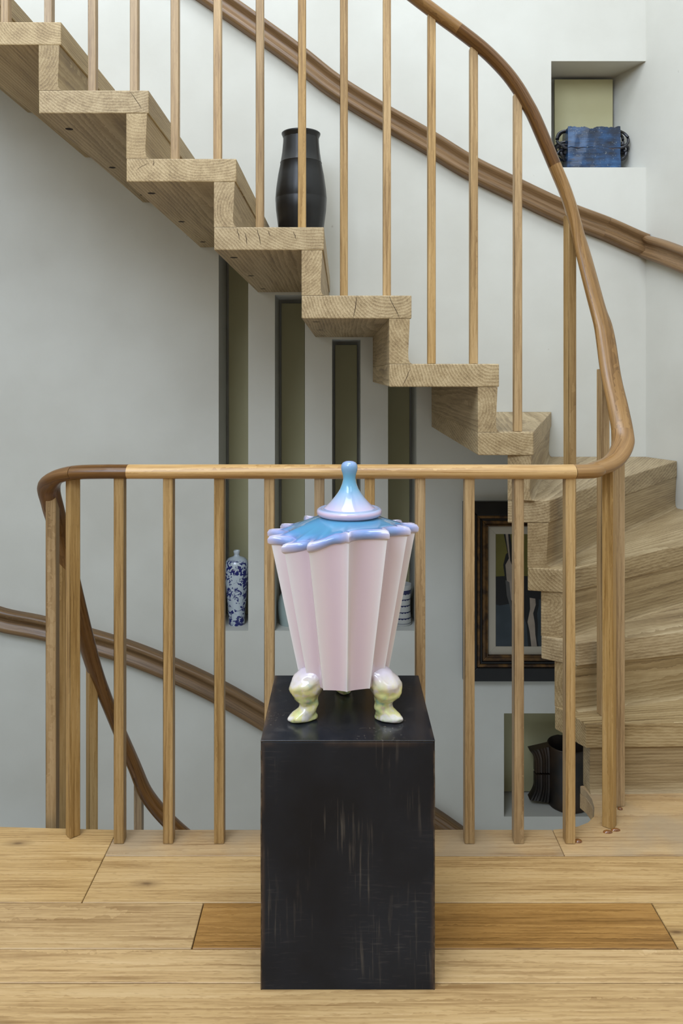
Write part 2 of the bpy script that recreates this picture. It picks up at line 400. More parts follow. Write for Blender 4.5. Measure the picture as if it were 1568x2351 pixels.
make_flight(range(1, 14), lambda n: RISE * n)
make_riser(1, V2(0.655, 2.125), V2(0.004, -0.052), V2(1.0, 0.03).normalized(), 0.0, RISE - TH)
make_flight(range(1, 7), lambda n: -RISE * (n + 1), mirror=True)

# ------------------------------------------------------------------ balustrade
balus = empty('balustrade', (0, 1.868, 0)); B0 = Vector((0, 1.868, 0))
tag(balus, 'oak balustrade of square balusters with continuous rounded handrail round the well', 'balustrade')
YG = 1.868
PATH = [(0.62, 2.2, -1.02), (0.10, 2.2, -0.61), (-0.20, 2.2, -0.373), (-0.36, 2.2, -0.246), (-0.467, 2.2, -0.160), (-0.5427, 2.2, -0.074), (-0.5818, 2.198, 0.015), (-0.623, 2.19, 0.1198), (-0.658, 2.17, 0.2277), (-0.6836, 2.14, 0.336), (-0.713, 2.08, 0.545), (-0.727, 2.02, 0.7065),
        (-0.729, 1.98, 0.777), (-0.7235, 1.938, 0.831), (-0.694, 1.900, 0.860), (-0.6396, 1.876, 0.876), (-0.565, YG, 0.8796), (-0.5075, YG, 0.8796),
        (-0.2, YG, 0.8796), (0.2, YG, 0.8796), (0.5527, YG, 0.8796), (0.617, 1.893, 0.8834), (0.6708, 1.933, 0.8979), (0.7077, 1.975, 0.9307), (0.720, 2.01, 0.9654), (0.722, 2.05, 1.028), (0.7176, 2.09, 1.111), (0.712, 2.125, 1.228), (0.70, 2.15, 1.301), (0.668, 2.19, 1.475),
        (0.637, 2.2, 1.599), (0.599, 2.203, 1.697), (0.546, 2.203, 1.8227), (0.5207, 2.203, 1.872), (0.4913, 2.203, 1.921), (0.4547, 2.203, 1.968), (0.400, 2.203, 2.0225), (0.33, 2.203, 2.078), (0.2188, 2.203, 2.161), (-0.1, 2.203, 2.41), (-0.6, 2.203, 2.80), (-1.3, 2.203, 3.346)]
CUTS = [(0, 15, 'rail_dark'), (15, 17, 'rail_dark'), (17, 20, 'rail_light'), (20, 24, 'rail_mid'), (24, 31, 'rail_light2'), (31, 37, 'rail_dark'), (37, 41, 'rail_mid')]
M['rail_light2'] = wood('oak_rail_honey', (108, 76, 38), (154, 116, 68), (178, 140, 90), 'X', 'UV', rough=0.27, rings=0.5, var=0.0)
full = catmull(PATH, 8)
RP = [(0.0275 * math.cos(t) * (1.0), 0.0172 * math.sin(t)) for t in [2 * math.pi * i / 20 for i in range(20)]]
u0 = 0.0
for a, c, m in CUTS:
    seg = full[a * 8:c * 8 + 1]
    o = mesh_obj('rail_section', sweep_bm(seg, RP, u0=u0), M[m], balus, smooth=True, angle=60); o.location = -B0; u0 += 3.7

def baluster(x, y, z0, z1, w=0.0235, d=0.0265, rot=0.0):
    o = mesh_obj('baluster', box_bm(-w / 2, w / 2, -d / 2, d / 2, 0, z1 - z0, 0.0014, 1), M['balu'], balus, rotz=R(rot))
    o.location = Vector((x, y, z0)) - B0; return o
GB = [273, 386, 503, 618, 733, 849, 965, 1078, 1191, 1309]
for u in GB: baluster((u - 784) * 1.858 / 1800, YG, 0, 0.868)
baluster(-0.648, 1.892, 0, 0.868, 0.026, 0.026, 42)
baluster(0.659, 1.930, 0, 0.885, 0.027, 0.027, -38)
baluster(0.714, 2.025, 0, 0.975, 0.024, 0.026, -75)
baluster(0.709, 2.125, RISE, 1.125, 0.025, 0.025, 12)
baluster(0.645, 2.215, RISE * 3, 1.56, 0.026, 0.026, 20)
UB = [(1190, 5, 1.90), (1088.5, 6, 2.03), (991.5, 6, 2.125)]
for u, n, zt in UB: baluster((u - 784) * (YS + 0.022) / 1800, YS + 0.034, RISE * n, zt, 0.0222, 0.024)
for u, n in ((888.5, 7), (789.5, 7), (693, 8), (596, 8), (498.5, 9), (400.5, 9), (307, 10), (210.5, 10), (110, 11), (10, 11)):
    x = (u - 784) * (YS + 0.022) / 1800
    baluster(x, YS + 0.034, RISE * n, 2.161 + (0.2188 - x) * 0.78 - 0.004, 0.0222, 0.024)
# balusters of the flight going down
baluster(-0.7215, 1.958, -0.40, 0.815, 0.026, 0.026, 0)
baluster(-0.733, 2.055, -0.40, 0.66, 0.026, 0.03, 8)
baluster(-0.686, 2.155, -RISE * 3, 0.33, 0.025, 0.025, 38)
baluster(-0.570, 2.205, -RISE * 5, -0.01, 0.0222, 0.024, 0)
for (x, y, sx, sy) in ((0.646, 1.903, 0.012, 0.007), (0.668, 1.911, 0.012, 0.006), (0.563, 1.866, 0.010, 0.008), (0.712, 2.004, 0.007, 0.006)):
    b = bmesh.new(); bmesh.ops.create_uvsphere(b, u_segments=12, v_segments=6, radius=1.0)
    for v in b.verts: v.co = Vector((v.co.x * sx, v.co.y * sy, max(v.co.z, 0) * 0.005))
    o = mesh_obj('resin_drip', b, M['resin'], balus, smooth=True); o.location = Vector((x, y, 0)) - B0

# ------------------------------------------------------------------ wall handrails
WP = [(0.0, 0.046), (0.030, 0.047), (0.040, 0.043), (0.046, 0.034), (0.044, 0.025), (0.034, 0.017), (0.027, 0.009), (0.026, 0.001), (0.030, -0.009), (0.040, -0.019), (0.046, -0.030), (0.042, -0.041), (0.030, -0.048), (0.0, -0.049)]
def wall_rail(name, pts, label, cuts):
    # pts (u along the wall plan in metres from the origin of the back wall, z); past the corner it follows the right-hand wall
    path, nor = [], []
    for (x, z) in pts:
        if x <= 1.289: path.append(Vector((x, YW, z))); nor.append(Vector((0, -1, 0)))
        else:
            p = CR + DR * (x - 1.289); path.append(Vector((p.x, p.y, z))); nor.append(Vector((-0.93, -0.36, 0)).normalized())
    mid = catmull(path, 6)
    nn = []
    for i in range(len(mid)):
        k = min(i // 6, len(nor) - 1); k2 = min(k + 1, len(nor) - 1); t = (i % 6) / 6
        nn.append((nor[k].lerp(nor[k2], t)).normalized())
    root = empty(name, path[0]); tag(root, label, 'handrail')
    for k, (a, c) in enumerate(cuts):
        o = mesh_obj('rail_section', sweep_bm(mid[a * 6:c * 6 + 1], WP, normals=nn[a * 6:c * 6 + 1], u0=k * 2.3), M['wallrail'], root, smooth=True, angle=50)
        o.location = -path[0]
    return root
def wx(u, Y=3.285): return (u - 784) * Y / 1800
def wz(v, Y=3.285): return EYE - (v - HORIZON) * Y / 1800
up = [(-1.35, 3.26), (-0.93, 2.965)] + [(wx(u), wz(v)) for u, v in ((505, 0), (587, 57), (684, 127), (768, 193), (879, 262), (984, 322), (1077, 379), (1180, 430), (1299, 486), (1393, 522))] + [(1.24, 1.668), (1.289, 1.649), (1.33, 1.637), (1.46, 1.585), (1.8, 1.43), (2.3, 1.19), (2.8, 0.98)]
wall_rail('wall_handrail', up, 'moulded oak handrail fixed to the white wall above the stair', [(0, 11), (11, 18)])
lo = [(-1.59, 0.133)] + [(wx(u), wz(v)) for u, v in ((0, 1426), (102, 1447), (261, 1491), (376, 1534), (492, 1588), (605, 1652), (760, 1747), (1010, 1899))] + [(0.9, -1.15)]
wall_rail('wall_handrail', lo, 'moulded oak handrail low on the wall below the blue-speckled vase', [(0, 3), (3, 9)])

# ------------------------------------------------------------------ steel plinth
def steel_mat(name, spec, r0, r1, rim):
    g = NT(name); tc = g.add('ShaderNodeTexCoord'); ob = (tc, 'Object')
    def nz(sc, vec, d=5): return g.add('ShaderNodeTexNoise', {'Vector': g.add('ShaderNodeVectorMath', {0: ob, 1: vec}, operation='MULTIPLY'), 'Scale': sc, 'Detail': d})
    big = nz(1, (5, 5, 4)); streak = nz(1, (150, 150, 9), 4); scr = nz(1, (30, 30, 300), 3); patch = nz(1, (9, 9, 7), 4)
    base = g.ramp(big, [(0.3, lin((15, 18, 25))), (0.7, lin((38, 43, 52)))])
    s1 = g.math('MULTIPLY', g.ramp(streak, [(0.56, (0, 0, 0, 1)), (0.72, (1, 1, 1, 1))]), g.ramp(patch, [(0.5, (0, 0, 0, 1)), (0.66, (0.55, 0.55, 0.55, 1))]))
    c1 = g.mix(s1, base, lin((112, 104, 94)))
    s2 = g.math('MULTIPLY', g.ramp(scr, [(0.58, (0, 0, 0, 1)), (0.70, (1, 1, 1, 1))]), g.ramp(big, [(0.45, (0, 0, 0, 1)), (0.62, (0.25, 0.25, 0.25, 1))]))
    c2 = g.mix(s2, c1, lin((96, 92, 90)))
    sx = g.add('ShaderNodeSeparateXYZ', {0: ob})
    ex = g.ramp(g.math('ABSOLUTE', (sx, 'X')), [(0.149, (0, 0, 0, 1)), (0.157, (1, 1, 1, 1))])
    ez = g.ramp((sx, 'Z'), [(0.437, (0, 0, 0, 1)), (0.450, (0.8, 0.8, 0.8, 1))])
    ed = g.math('MULTIPLY', g.math('MAXIMUM', ex, g.math('MULTIPLY', ez, rim)), g.ramp(patch, [(0.44, (0, 0, 0, 1)), (0.62, (0.7, 0.7, 0.7, 1))]))
    c3 = g.mix(ed, c2, lin((104, 82, 64)))
    g.col(c3); g.out('Metallic', 0.0); g.out('Specular IOR Level', spec)
    g.out('Roughness', g.add('ShaderNodeMapRange', {'Value': big, 'To Min': r0, 'To Max': r1}))
    g.bump(g.math('ADD', big, g.math('MULTIPLY', streak, 0.2)), 0.12, 0.003)
    return g.m
M['steel'] = steel_mat('blackened_steel', 0.22, 0.3, 0.5, 1.0); M['steel_top'] = steel_mat('waxed_blackened_steel', 0.5, 0.14, 0.28, 0.08)
M['weld'] = plain('steel_weld_edge', (60, 54, 50), 0.45, 0.5, c2=(96, 84, 74), scale=90)
PX0, PX1, PY0, PY1, PZ = -0.1462, 0.1690, 1.417, 1.722, 0.4506
pl = empty('plinth', ((PX0 + PX1) / 2, (PY0 + PY1) / 2, 0))
tag(pl, 'black patinated steel box plinth standing on the oak floor', 'plinth')
hw, hd, t = (PX1 - PX0) / 2, (PY1 - PY0) / 2, 0.003
mesh_obj('top_plate', box_bm(-hw, hw, -hd, hd, PZ - t, PZ, 0.0008), M['steel_top'], pl)
for (x0, x1, y0, y1) in ((-hw + .0022, hw - .0022, -hd, -hd + t), (-hw + .0022, hw - .0022, hd - t, hd), (-hw, -hw + t, -hd + t, hd - t), (hw - t, hw, -hd + t, hd - t)):
    mesh_obj('side_plate', box_bm(x0, x1, y0, y1, 0.0, PZ - t - 0.0006, 0.0006), M['steel'], pl)
for s in (-1, 1):
    mesh_obj('weld_seam', sweep_bm([Vector((s * (hw - .0016), -hd + .0012, z * PZ / 24)) + Vector((random.uniform(-.0003, .0003), random.uniform(-.0003, .0003), 0)) for z in range(24)], circ(0.0016, 6), normals=[Vector((1, 0, 0))] * 24), M['weld'], pl, smooth=True)

# ------------------------------------------------------------------ ceramic lidded jar
def glaze(name, stops, rough=0.08, noise_amt=0.1, noise_scale=14):
    g = NT(name); at = g.add('ShaderNodeAttribute', attribute_name='glaze'); tc = g.add('ShaderNodeTexCoord')
    nt = g.add('ShaderNodeTexNoise', {'Vector': (tc, 'Object'), 'Scale': noise_scale, 'Detail': 3.0})
    f = g.math('ADD', (at, 'Fac'), g.math('MULTIPLY', g.math('SUBTRACT', nt, 0.5), noise_amt))
    g.col(g.ramp(f, stops)); g.out('Roughness', rough + 0.1); g.out('Coat Weight', 0.7); g.out('Coat Roughness', 0.03)
    return g.m
def set_attr(o, fn):
    me = o.data; a = me.attributes.new('glaze', 'FLOAT', 'POINT')
    a.data.foreach_set('value', [fn(v.co) for v in me.vertices])
JX, JY = 0.0055, 1.55
jar = empty('lidded_jar', (JX, JY, PZ)); tag(jar, 'fluted pink ceramic lidded jar with blue rim on three feet', 'jar')
RID = [-170, -146, -121, -97, -72, -49, -26, 3, 33, 57, 78, 101, 125, 150]
ZR = [(-180, .797), (-150, .8025), (-120, .794), (-72, .794), (-49, .789), (-26, .799), (-5, .813), (3, .819), (33, .819), (57, .817), (78, .813), (115, .801), (150, .799), (180, .797)]
def zrim(d):
    d = (d + 180) % 360 - 180
    for (a, za), (b, zb) in zip(ZR, ZR[1:]):
        if a <= d <= b: t = (d - a) / (b - a); return za + (zb - za) * (t * t * (3 - 2 * t))
    return .8
ang = []                                     # (degree, ridge factor 1 at ridge .. 0 valley, depth weight)
K = 14
for i, a in enumerate(RID):
    b = RID[(i + 1) % len(RID)]; b = b if b > a else b + 360
    for k in range(K):
        t = k / K
        tt = t ** 1.25 if a < 0 else t ** 0.8
        ang.append((a + (b - a) * t, 1 - max(0.0, math.sin(math.pi * tt)) ** 0.62, 1.4 if a < -28 else 1.0))
N = len(ang)
def jar_ring(bm, r, amp, zf, extra=0.0, sx=0.0):
    out = []
    for d, rf, wgt in ang:
        rr = (r * (1 - amp * wgt * (1 - rf)) + extra) * (1 - 0.05 * max(0.0, math.sin(R(d))))
        out.append(bm.verts.new((sx + rr * math.sin(R(d)), -rr * math.cos(R(d)), zf(d) - PZ)))
    return out
def skin_rings(bm, rings):
    for a, c in zip(rings, rings[1:]):
        for i in range(N): bm.faces.new([a[i], a[(i + 1) % N], c[(i + 1) % N], c[i]])
ZB = 0.5205
b = bmesh.new(); rings = []
for k in range(13):
    s = k / 12
    rings.append(jar_ring(b, 0.0905 + (0.148 - 0.0905) * s, 0.145 * (0.5 + 0.5 * s), lambda d: ZB + (zrim(d) - 0.004 - ZB) * s))
skin_rings(b, rings); b.faces.new(rings[0][::-1])
body = mesh_obj('body', b, glaze('lilac_glaze', [(0.0, lin((224, 204, 220))), (0.30, lin((232, 216, 228))), (0.66, lin((236, 226, 235))), (0.98, lin((242, 240, 246)))], noise_amt=0.12, noise_scale=9), jar, smooth=True, angle=70)
vals = []
for k in range(13): vals += [rf for _, rf, _ in ang]
at = body.data.attributes.new('glaze', 'FLOAT', 'POINT')
if len(body.data.vertices) == len(vals): at.data.foreach_set('value', vals)
b = bmesh.new(); rings = []; av = []
prof = [(0.054, None, 0.8335), (0.060, None, 0.8315), (0.078, 0.25, 0), (0.100, 0.55, 0), (0.118, 0.8, 0), (0.130, 0.95, 0)]
for r, w, z in prof:
    if w is None: rings.append(jar_ring(b, r, 0.0, lambda d: z, 0.0, 0.010))
    else: rings.append(jar_ring(b, r * 1.02, 0.16 * w ** 5, lambda d: (1 - w) * 0.8300 + w * (zrim(d) + 0.006), 0.0, 0.010 * (1 - w)))
    av += [0.12 + (0.5 if (w or 0) > 0.9 else 0.25 if (w or 0) > .7 else 0)] * N
for ex, dz, g_ in ((-0.0135, 0.0068, 0.7), (-0.006, 0.0085, 0.72), (0.001, 0.0068, 0.62), (0.0052, 0.001, 0.6), (0.0045, -0.0058, 0.66), (-0.0005, -0.0098, 0.8), (-0.007, -0.0105, 0.85), (-0.011, -0.0075, 0.9)):
    rings.append(jar_ring(b, 0.150, 0.155, lambda d: zrim(d) + dz + 0.001, ex)); av += [g_ + 0.34 * (rf - 0.35) for _, rf, _ in ang]
skin_rings(b, rings)
rim = mesh_obj('rim', b, glaze('blue_rim_glaze', [(0.05, lin((88, 158, 196))), (0.32, lin((92, 146, 198))), (0.58, lin((140, 158, 212))), (0.72, lin((182, 182, 218))), (0.95, lin((222, 214, 226)))], noise_amt=0.35, noise_scale=22), jar, smooth=True, angle=80)
at = rim.data.attributes.new('glaze', 'FLOAT', 'POINT')
if len(rim.data.vertices) == len(av): at.data.foreach_set('value', av)
lp = [(0.0, 0.8315), (0.050, 0.8315), (0.058, 0.8325), (0.0632, 0.836), (0.0648, 0.841), (0.0635, 0.8455), (0.060, 0.848), (0.0555, 0.8475), (0.0530, 0.8465), (0.0500, 0.8485), (0.0440, 0.8535), (0.0375, 0.8600), (0.0300, 0.8690), (0.0235, 0.8775), (0.0180, 0.8865), (0.0145, 0.8960), (0.0126, 0.9040), (0.0124, 0.9100), (0.0138, 0.9165), (0.0158, 0.9225), (0.0166, 0.9280), (0.0156, 0.9335), (0.0128, 0.9378), (0.0075, 0.9404), (0.0, 0.9412)]
lid = mesh_obj('lid', lathe_bm([(r, z - 0.8315) for r, z in lp[:10]] + [(0.0, 0.0168)], 56), glaze('lid_flange_glaze', [(0.0, lin((226, 196, 212))), (0.55, lin((222, 196, 216))), (0.8, lin((190, 190, 220))), (1.0, lin((150, 180, 220)))], noise_amt=0.1), jar, smooth=True, angle=60, loc=(0.010, 0, 0.8315 - PZ))
set_attr(lid, lambda c: 0.0 if c.z < 0.005 else min(1.0, (c.z - 0.005) / 0.012))
knob = mesh_obj('knob', lathe_bm([(r, z - 0.8315) for r, z in lp[9:]], 48), glaze('knob_glaze', [(0.0, lin((206, 190, 216))), (0.16, lin((176, 186, 218))), (0.42, lin((118, 176, 210))), (0.7, lin((104, 172, 204))), (1.0, lin((146, 168, 216)))], noise_amt=0.08), lid, smooth=True, angle=60)
set_attr(knob, lambda c: (c.z - 0.016) / 0.094)
def foot_mat():
    g = NT('mottled_foot_glaze'); tc = g.add('ShaderNodeTexCoord'); ob = (tc, 'Object')
    n1 = g.add('ShaderNodeTexNoise', {'Vector': ob, 'Scale': 34.0, 'Detail': 3.0}); n2 = g.add('ShaderNodeTexNoise', {'Vector': ob, 'Scale': 55.0, 'Detail': 2.0, 'W': 3.0}, noise_dimensions='4D')
    c = g.ramp(n1, [(0.30, lin((150, 190, 170))), (0.40, lin((216, 222, 150))), (0.50, lin((232, 224, 158))), (0.60, lin((234, 226, 220))), (0.72, lin((206, 214, 160)))])
    c = g.mix(g.ramp(n2, [(0.60, (0, 0, 0, 1)), (0.70, (0.6, 0.6, 0.6, 1))]), c, lin((224, 190, 178)))
    z = g.add('ShaderNodeSeparateXYZ', {0: ob})
    c = g.mix(g.add('ShaderNodeMapRange', {'Value': (z, 'Z'), 'From Min': 0.062, 'From Max': 0.094}), c, lin((226, 214, 226)))
    g.col(c); g.out('Roughness', 0.15); g.out('Coat Weight', 0.7); g.out('Coat Roughness', 0.03); return g.m
M['foot'] = foot_mat()
FR = [(0.0005, 0.008, 0.024, 0.012), (0.004, 0.009, 0.029, 0.017), (0.010, 0.008, 0.028, 0.018), (0.017, 0.004, 0.022, 0.0175), (0.025, -0.002, 0.0175, 0.0165), (0.034, -0.002, 0.0180, 0.0175), (0.043, 0.001, 0.0230, 0.0215), (0.053, 0.003, 0.0290, 0.0260), (0.064, 0.002, 0.0320, 0.0290), (0.075, -0.001, 0.0320, 0.0300), (0.086, -0.006, 0.0285, 0.0275), (0.095, -0.012, 0.0220, 0.0225), (0.102, -0.018, 0.0110, 0.0120)]
def make_foot(x, y, deg, seed):
    b = bmesh.new(); n = 28; rings = []
    fine = [(p.x, p.y) for p in catmull([(f[0], f[1], 0) for f in FR], 3)]
    rad = catmull([(f[2], f[3], 0) for f in FR], 3)
    for (z, off), rv in zip(fine, rad):
        rings.append([b.verts.new((off + rv.x * math.cos(2 * math.pi * i / n), rv.y * math.sin(2 * math.pi * i / n), z)) for i in range(n)])
    for a, c in zip(rings, rings[1:]):
        for i in range(n): b.faces.new([a[i], a[(i + 1) % n], c[(i + 1) % n], c[i]])
    b.faces.new(rings[0][::-1]); b.faces.new(rings[-1])
    for v in b.verts:
        if v.co.z > 0.003:
            q = v.co * 62 + Vector((seed * 7.3, 0, 0)); d = noise.noise(q) * 0.0050 + noise.noise(q * 2.3) * 0.0022
            v.co += Vector((v.co.x, v.co.y, 0)).normalized() * d
    o = mesh_obj('foot', b, M['foot'], jar, smooth=True, angle=0); o.location = (x, y, 0); o.rotation_euler = (0, 0, R(deg)); return o
make_foot(-0.071, -0.047, 204, 1); make_foot(0.076, -0.047, -24, 2); make_foot(0.0, 0.082, 92, 3)

# ------------------------------------------------------------------ things on the stair and in the niches
bv = empty('tall_vase', (-0.160, 3.10, RISE * 8)); tag(bv, 'tall black ribbed vase standing on a stair tread', 'vase')
black = plain('black_clay', (10, 10, 12), 0.36, c2=(19, 19, 21), scale=9, bump=0.25)
mesh_obj('body', lathe_bm([(0.0, 0.0), (0.058, 0.0), (0.062, 0.006), (0.076, 0.08), (0.091, 0.177), (0.0985, 0.235), (0.1012, 0.279), (0.1005, 0.281), (0.1012, 0.284), (0.098, 0.322), (0.0905, 0.375), (0.0812, 0.4215), (0.0825, 0.4240), (0.0805, 0.427), (0.0745, 0.465), (0.0708, 0.505), (0.0702, 0.522)], 64,
                          fr=lambda a, z: 1 + 0.004 * math.cos(18 * a)), black, bv, smooth=True, angle=50)
mesh_obj('lip', lathe_bm([(0.0702, 0.520), (0.0735, 0.530), (0.0765, 0.536), (0.0768, 0.540), (0.0740, 0.542), (0.0690, 0.540), (0.0650, 0.530), (0.0640, 0.45), (0.0640, 0.3), (0.0, 0.28)], 64), black, bv, smooth=True, angle=60)

def speckle():
    g = NT('cobalt_speckled_glaze'); tc = g.add('ShaderNodeTexCoord'); ob = (tc, 'Object')
    n1 = g.add('ShaderNodeTexNoise', {'Vector': ob, 'Scale': 62.0, 'Detail': 3.0, 'Roughness': 0.6, 'Distortion': 0.8}); n2 = g.add('ShaderNodeTexNoise', {'Vector': ob, 'Scale': 14.0, 'Detail': 1.0})
    z = g.add('ShaderNodeSeparateXYZ', {0: ob})
    m = g.math('MULTIPLY', g.ramp(g.math('ADD', n1, g.math('MULTIPLY', g.math('SUBTRACT', n2, 0.5), 0.5)), [(0.505, (0, 0, 0, 1)), (0.53, (1, 1, 1, 1))]), g.ramp((z, 'Z'), [(0.278, (1, 1, 1, 1)), (0.288, (0, 0, 0, 1))]))
    g.col(g.mix(m, lin((198, 208, 214)), lin((22, 32, 108)))); g.out('Roughness', 0.15); g.out('Coat Weight', 0.6); return g.m
sv = empty('speckled_vase', (wx(543.5, 3.41), 3.41, SILL)); tag(sv, 'slim white vase speckled with cobalt blue in the left slot niche', 'vase')
vp = [(0.0, 0.0), (0.0345, 0.0), (0.036, 0.004), (0.037, 0.03), (0.040, 0.075), (0.0465, 0.13), (0.0515, 0.19), (0.0530, 0.235), (0.0520, 0.258), (0.0470, 0.277), (0.0380, 0.2865), (0.0250, 0.2915), (0.0140, 0.2955), (0.0115, 0.3010), (0.0118, 0.3060)]
msv = speckle()
mesh_obj('body', lathe_bm([(r * 0.97, z) for r, z in vp], 48), msv, sv, smooth=True, angle=60)
mesh_obj('lip', lathe_bm([(0.0115, 0.305), (0.0135, 0.311), (0.0140, 0.318), (0.0125, 0.320), (0.0100, 0.318), (0.0080, 0.30), (0.0, 0.29)], 32), plain('pale_porcelain', (206, 214, 218), 0.12, coat=0.5), sv, smooth=True, angle=60)

cel = plain('celadon_glaze', (170, 186, 180), 0.15, c2=(178, 194, 190), scale=8, coat=0.6)
cv = empty('celadon_vase', (wx(664, 3.41), 3.41, SILL)); tag(cv, 'pale celadon bottle vase in the niche half hidden by the jar', 'vase')
mesh_obj('body', lathe_bm([(0.0, 0), (0.040, 0), (0.0425, 0.006), (0.0475, 0.04), (0.0500, 0.075), (0.0490, 0.100), (0.0430, 0.122), (0.0320, 0.138), (0.0200, 0.150), (0.0140, 0.165)], 48), cel, cv, smooth=True, angle=60)
mesh_obj('neck', lathe_bm([(0.0145, 0.160), (0.0135, 0.18), (0.0135, 0.195), (0.0165, 0.204), (0.0150, 0.206), (0.0110, 0.196), (0.010, 0.17), (0.0, 0.165)], 32), cel, cv, smooth=True, angle=60)

bw = empty('banded_vase', (wx(922, 3.41), 3.41, SILL)); tag(bw, 'small white vase with wavy blue bands in the right slot niche', 'vase')
mw = plain('white_glaze', (196, 196, 190), 0.2, coat=0.5); mblue = plain('ink_blue_glaze', (34, 40, 84), 0.22, coat=0.5)
bp = [(0.0, 0.0), (0.040, 0.0), (0.0425, 0.006), (0.0415, 0.02), (0.0385, 0.055), (0.0375, 0.09), (0.0392, 0.125), (0.0425, 0.155), (0.0435, 0.172), (0.0420, 0.175), (0.0385, 0.170), (0.034, 0.12), (0.0, 0.115)]
bwb = mesh_obj('body', lathe_bm(bp, 48), mw, bw, smooth=True, angle=60)
def bp_r(z):
    o = bp[1:9]
    for (r0, z0), (r1, z1) in zip(o, o[1:]):
        if z0 <= z <= z1: return r0 + (r1 - r0) * (z - z0) / (z1 - z0)
    return 0.043
for zb, th in ((0.012, 0.0016), (0.034, 0.003), (0.060, 0.003), (0.088, 0.003), (0.115, 0.003), (0.147, 0.016)):
    b = bmesh.new(); n = 72; lo_, hi_ = [], []
    for i in range(n):
        a = 2 * math.pi * i / n; za = zb - th * 0.5 - (0.0035 * abs(math.sin(a * 9)) if th > 0.002 else 0); zc = zb + th * 0.5
        lo_.append(b.verts.new(((bp_r(za) + .0005) * math.cos(a), (bp_r(za) + .0005) * math.sin(a), za))); hi_.append(b.verts.new(((bp_r(zc) + .0005) * math.cos(a), (bp_r(zc) + .0005) * math.sin(a), zc)))
    for i in range(n): b.faces.new([lo_[i], lo_[(i + 1) % n], hi_[(i + 1) % n], hi_[i]])
    mesh_obj('blue_band', b, mblue, bw, smooth=True)

# blue slab pot with coiled handles in the upper niche
def blue_mat():
    g = NT('blue_slab_glaze'); tc = g.add('ShaderNodeTexCoord'); ob = (tc, 'Object')
    n1 = g.add('ShaderNodeTexNoise', {'Vector': ob, 'Scale': 16.0, 'Detail': 4.0}); n2 = g.add('ShaderNodeTexNoise', {'Vector': ob, 'Scale': 170.0, 'Detail': 2.0})
    st = g.add('ShaderNodeTexNoise', {'Vector': g.add('ShaderNodeVectorMath', {0: ob, 1: (10, 10, 60)}, operation='MULTIPLY'), 'Scale': 1.0, 'Detail': 3.0})
    c = g.ramp(g.math('ADD', g.math('MULTIPLY', n1, 0.6), g.math('MULTIPLY', st, 0.4)), [(0.34, lin((24, 26, 34))), (0.46, lin((26, 50, 80))), (0.56, lin((36, 74, 116))), (0.70, lin((64, 106, 150)))])
    c = g.mix(g.ramp(n2, [(0.66, (0, 0, 0, 1)), (0.72, (0.6, 0.6, 0.6, 1))]), c, lin((160, 168, 160)))
    c = g.mix(g.ramp(st, [(0.64, (0, 0, 0, 1)), (0.70, (0.8, 0.8, 0.8, 1))]), c, lin((62, 48, 40)))
    g.col(c); g.out('Roughness', 0.28); g.out('Coat Weight', 0.3); g.bump(g.math('ADD', n1, st), 0.4, 0.004); return g.m
M['blue'] = blue_mat(); M['coil'] = plain('dark_clay_coil', (26, 25, 26), 0.35, c2=(44, 46, 54), scale=40)
PXC, PYC, PZC = wx(1358, 3.41), 3.415, 1.985
bpot = empty('slab_pot', (PXC, PYC, PZC)); tag(bpot, 'blue glazed slab pot with torn rim and black coiled handles', 'pot')
b = bmesh.new(); W2, D2, HH = 0.113, 0.042, 0.188
outl = []
for i in range(44): outl.append((-W2 + 2 * W2 * i / 43, -D2 - 0.004 * math.sin(math.pi * i / 43)))
for i in range(1, 10): outl.append((W2, -D2 + 2 * D2 * i / 9))
for i in range(1, 44): outl.append((W2 - 2 * W2 * i / 43, D2))
for i in range(1, 9): outl.append((-W2, D2 - 2 * D2 * i / 9))
def torn(x, y):
    e = 0.006 * noise.noise(Vector((x * 60, y * 60, 1.3))) + 0.004 * noise.noise(Vector((x * 170, y * 90, 5.0)))
    if y < 0: e -= 0.009 * math.exp(-((x + 0.012) / 0.018) ** 2) - 0.003 * math.exp(-((x + 0.045) / 0.02) ** 2)
    return HH + e
rings = []; nn_ = len(outl)
for k in range(9):
    s = k / 8
    rings.append([b.verts.new((x * (1.03 - 0.03 * min(1, s * 3)) + 0.0015 * noise.noise(Vector((x * 40, y * 40, s * 8))), y * 1.0 + 0.003 * noise.noise(Vector((x * 25, y * 25, s * 7 + 9))), 0.004 + (torn(x, y) - 0.004) * s)) for x, y in outl])
inner = []
for s in (1.0, 0.5, 0.08): inner.append([b.verts.new((x * 0.935, y * 0.86, 0.004 + (torn(x, y) - 0.005) * s)) for x, y in outl])
rings += inner
for a, c in zip(rings, rings[1:]):
    for i in range(nn_): b.faces.new([a[i], a[(i + 1) % nn_], c[(i + 1) % nn_], c[i]])
b.faces.new(rings[0][::-1]); b.faces.new(rings[-1])
pb = mesh_obj('body', b, M['blue'], bpot, smooth=True, angle=50)
for x in (-0.085, 0.06):
    mesh_obj('foot', box_bm(x, x + 0.035, -D2 + 0.002, D2 - 0.002, 0.0, 0.006, 0.001), M['coil'], bpot)
b = bmesh.new()   # raised seam across the slab
mesh_obj('clay_seam', sweep_bm([Vector((-W2 + 2 * W2 * i / 20, -D2 - 0.0035 - 0.002 * math.sin(i * 0.3), 0.100 + 0.006 * noise.noise(Vector((i * 0.4, 0, 0))))) for i in range(21)], circ(0.0022, 6), normals=[Vector((0, 1, 0))] * 21), M['blue'], pb, smooth=True); b.free()
